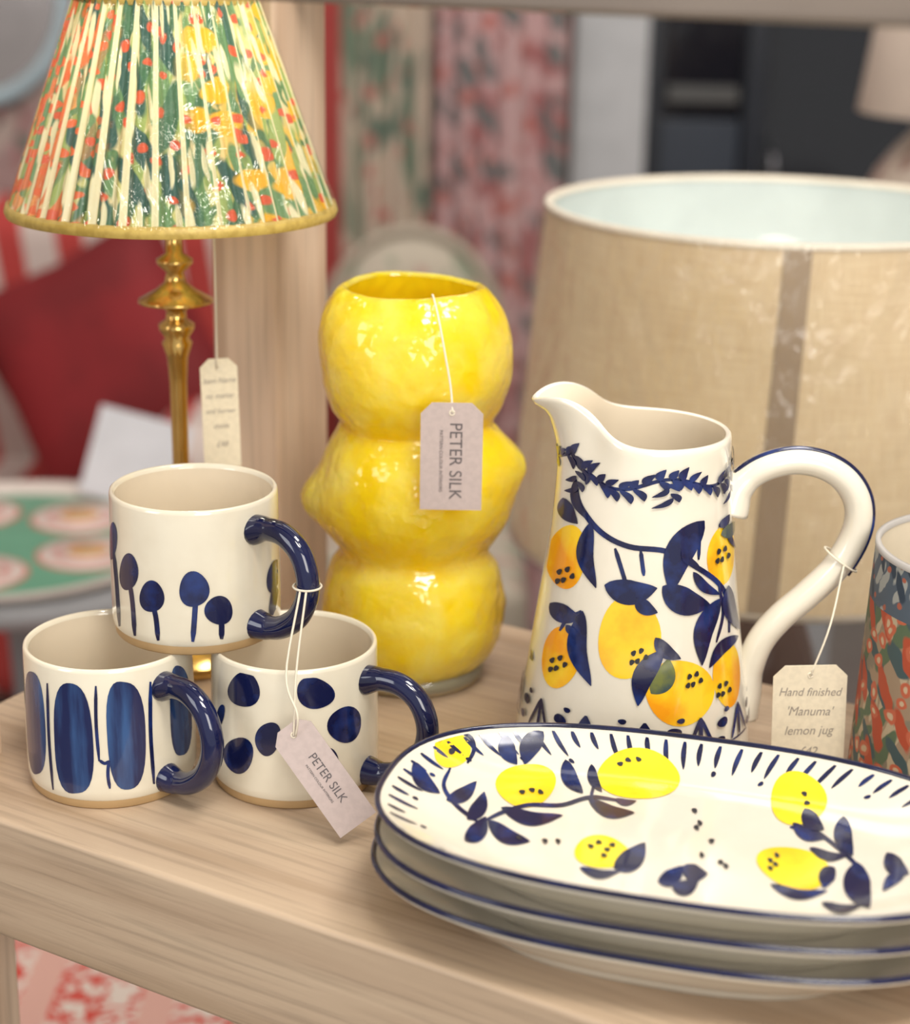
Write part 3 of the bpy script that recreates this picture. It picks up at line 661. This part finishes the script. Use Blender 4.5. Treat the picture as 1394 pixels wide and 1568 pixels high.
lathe('base',[(0,0),(.085,0),(.088,.012),(.07,.025),(.03,.05),(.022,.09),(.05,.15),(.058,.20),(.035,.27),(.014,.31),(.012,.40),(0,.41)],DK,dl_,seg=48,sm=5)
for k_ in range(3):
    a=k_*2*pi/3; tube('shade_spoke_%d'%k_,[(0,0,.405),(.12*math.cos(a),.12*math.sin(a),.44),(.184*math.cos(a),.184*math.sin(a),.46)],.0015,BRASS,dl_,seg=6,n=3)
light('POINT','shade_fill_light',(0,0,.44),1.5,(1,.93,.82),.03,par=dl_)  # fill added inside the drum to make linen and lining glow

# ---------------------------------------------------------------- small printed drum shade (right)
ps=empty('printed_drum_lampshade',(.2780,.862,.0))
PM=floral('trailing_flower_print',(.33,.24,.16),[
  ('blob',(.22,.19,.14),(16,70,1),0,.5,1),('leaf',(.46,.38,.26),(40,100,1),.2,.32,8),('leaf',(.09,.14,.08),(36,80,1),.6,.34,2),('leaf',(.05,.09,.10),(36,80,1),-.9,.30,12),('leaf',(.42,.07,.03),(30,70,1),-.5,.30,5),
  ('dot',(.50,.12,.06),(26,70,1),0,.26,4),('dot',(.55,.42,.28),(26,70,1),0,.12,4)],coord='UV',rough=.6)
PM2=floral('blue_leaf_border',(.07,.10,.14),[('leaf',(.33,.35,.34),(44,110,1),.5,.30,2),('leaf',(.02,.04,.07),(44,100,1),-.5,.28,7),('dot',(.36,.10,.06),(34,90,1),0,.14,3)],coord='UV',rough=.6)
H_=.133
lathe('shade_print',[(.0675,.0),(.0665,.03),(.0652,.07),(.0642,.104)],PM,ps,seg=96)
lathe('shade_border',[(.0642,.104),(.0637,.118),(.0632,H_-.001)],PM2,ps,seg=96)
lathe('lining',[(.0612,H_-.001),(.0625,.098),(.0655,.0)],pbr('cream_lining',(.74,.66,.52),.6),ps,seg=96)
lathe('rim',[(.0636,H_-.003),(.0636,H_),(.0610,H_),(.0610,H_-.003)],pbr('rim_binding',(.42,.40,.38),.6),ps,seg=96)
lathe('foot_ring',[(.0650,.003),(.0650,.0),(.0680,.0),(.0680,.003)],pbr('rim_binding_lower',(.35,.28,.2),.6),ps,seg=96)

# ---------------------------------------------------------------- hang tags
def text(s_,size,loc,rz,mat,par,sx=1,shear=0):
    c=bpy.data.curves.new('lettering','FONT'); c.body=s_; c.size=size; c.align_x='CENTER'; c.align_y='CENTER'; c.extrude=.00004; c.shear=shear
    c.materials.append(mat); o=bpy.data.objects.new('lettering',c); o.location=loc; o.rotation_euler=(0,0,rz); o.scale=(sx,1,1); link(o,par)
def tag(name,org,X,Y,w,l,mat,clip,string,printed=True,lines=(),loop=None):
    X=Vector(X).normalized(); Y=Vector(Y).normalized(); Z=X.cross(Y).normalized(); X=Y.cross(Z).normalized()
    M=Matrix(((X.x,Y.x,Z.x,org[0]),(X.y,Y.y,Z.y,org[1]),(X.z,Y.z,Z.z,org[2]),(0,0,0,1)))
    r=empty(name); r.matrix_world=M; I=M.inverted()
    poly=[(-w/2,0),(w/2,0),(w/2,l-clip),(w/2-clip,l),(-w/2+clip,l),(-w/2,l-clip)]
    V=[(a,b_,.0004) for a,b_ in poly]+[(a,b_,-.0004) for a,b_ in poly]
    F=[tuple(range(6)),tuple(range(11,5,-1))]+[(i,i+6,(i+1)%6+6,(i+1)%6) for i in range(6)]
    mesh_obj('card',V,F,mat,r,False)
    tube('eyelet',[(.0013*math.cos(a*pi/6),l-.0055+.0013*math.sin(a*pi/6),.0004) for a in range(13)],.0004,STRING,r,seg=6,n=1)
    for k_,S in enumerate(string): tube('string_%d'%k_,[I@Vector(p) for p in S],.0006,STRING,r,seg=6,n=6)
    if printed:
        text('PETER SILK',w*.29,(w*.06,l*.46,.0005),-pi/2,TXT,r,.92)
        text('PATTERN COLOUR INTERIORS',w*.075,(-w*.17,l*.46,.0005),-pi/2,TXT,r)
    for (s_,y,sz) in lines: text(s_,sz,(0,y,.0005),random.uniform(-.03,.03),PEN,r,.9,.25)
    return r
Bq=Vector((-.0443,.785,.0112)); Tq=Vector((-.0800,.803,.055)); yy=(Tq-Bq).normalized(); zz=Vector((0,-1,.25)).normalized()
h_=Tq-yy*.0055
hx=-.1340+.968*.0800*math.sin(A1); hy=.8797-.968*.0800*math.cos(A1); hz=.0765+.040
ring=[(hx+.0070*math.cos(a*pi/6),hy+.0070*math.sin(a*pi/6),hz) for a in range(13)]
tag('hang_tag',Bq,yy.cross(zz),yy,.0215,(Tq-Bq).length,TAGP,.005,[ring,[(hx,hy-.0068,hz),(hx-.004,.8125,.080),(h_.x,h_.y-.001,h_.z)],[(hx-.003,hy-.006,hz),(hx-.009,.812,.078),(h_.x+.002,h_.y-.002,h_.z+.012),(h_.x+.001,h_.y-.001,h_.z)]])
tag('hang_tag',(-.0025,.9335,.125),(1,0,0),(0,0,1),.0335,.060,TAGP,.006,[[(-.014,.972,.232),(-.0140,.9605,.2375),(-.0105,.945,.228),(-.0065,.9385,.209),(-.0035,.936,.193),(-.0022,.9328,.1795)]])
hs=(.0985+.106,.90,.112)
ring=[(hs[0]+.0087*math.cos(a*pi/6),hs[1]+.0092*math.sin(a*pi/6),hs[2]-.006*math.cos(a*pi/6)) for a in range(13)]
tag('price_tag',(.1890,.868,.0035),(1,0,0),(-.04,0,1),.0385,.061,TAGC,.006,[ring,[(hs[0],hs[1]-.009,hs[2]),(.196,.873,.085),(.1868,.8672,.059)]],False,
    [('Hand finished',.046,.0066),("'Manuma'",.035,.0072),('lemon jug',.024,.0072),('£42',.012,.0072)])
tag('price_tag',(-.1365,1.012,.1235),(1,.25,0),(-.02,0,1),.0215,.065,TAGC,.005,[[(-.1385,1.0105,.183),(-.1385,1.012,.22),(-.139,1.015,.266)]],False,
    [('Item Name',.052,.0046),('no matter',.043,.0046),('and burner',.034,.0042),('shade',.025,.0044),('£48',.014,.005)])

# ---------------------------------------------------------------- light + camera
w=bpy.data.worlds.new('shop_ambient'); scene.world=w; w.use_nodes=True
w.node_tree.nodes['Background'].inputs[0].default_value=(1,.965,.92,1); w.node_tree.nodes['Background'].inputs[1].default_value=.62
light('AREA','ceiling_light_front',(.40,.0,1.6),27,(1,.95,.86),(.7,.4),(.05,.9,.05))
light('AREA','front_fill_light',(.7,-1.4,.95),28,(1,.96,.89),(.9,1.2),(.15,1.1,.05))  # frontal fill added behind the camera for upright surfaces, no actual window
light('AREA','left_fill_light',(-1.5,-.3,.75),8,(.95,.97,1),(.6,.9),(-.05,.9,.1))  # extra fill added from the left side, no actual window
light('AREA','ceiling_light_back',(0,2.1,1.7),20,(1,.95,.90),(2.2,1.2),(0,2.3,-.8))
light('AREA','ceiling_light_mid',(.5,.75,1.68),11,(1,.96,.89),(.6,.3),(.1,1.0,0))
cam=bpy.data.cameras.new('camera'); co=bpy.data.objects.new('camera',cam); link(co); scene.camera=co
cam.sensor_fit='VERTICAL'; cam.sensor_height=36; cam.lens=2850/1620*36
co.matrix_world=Matrix.Translation((0,0,.427))@Matrix.Rotation(math.radians(72),4,'X')@Matrix.Rotation(math.radians(1),4,'Z')
cam.dof.use_dof=True; cam.dof.focus_distance=.895; cam.dof.aperture_fstop=4.8; cam.clip_start=.01
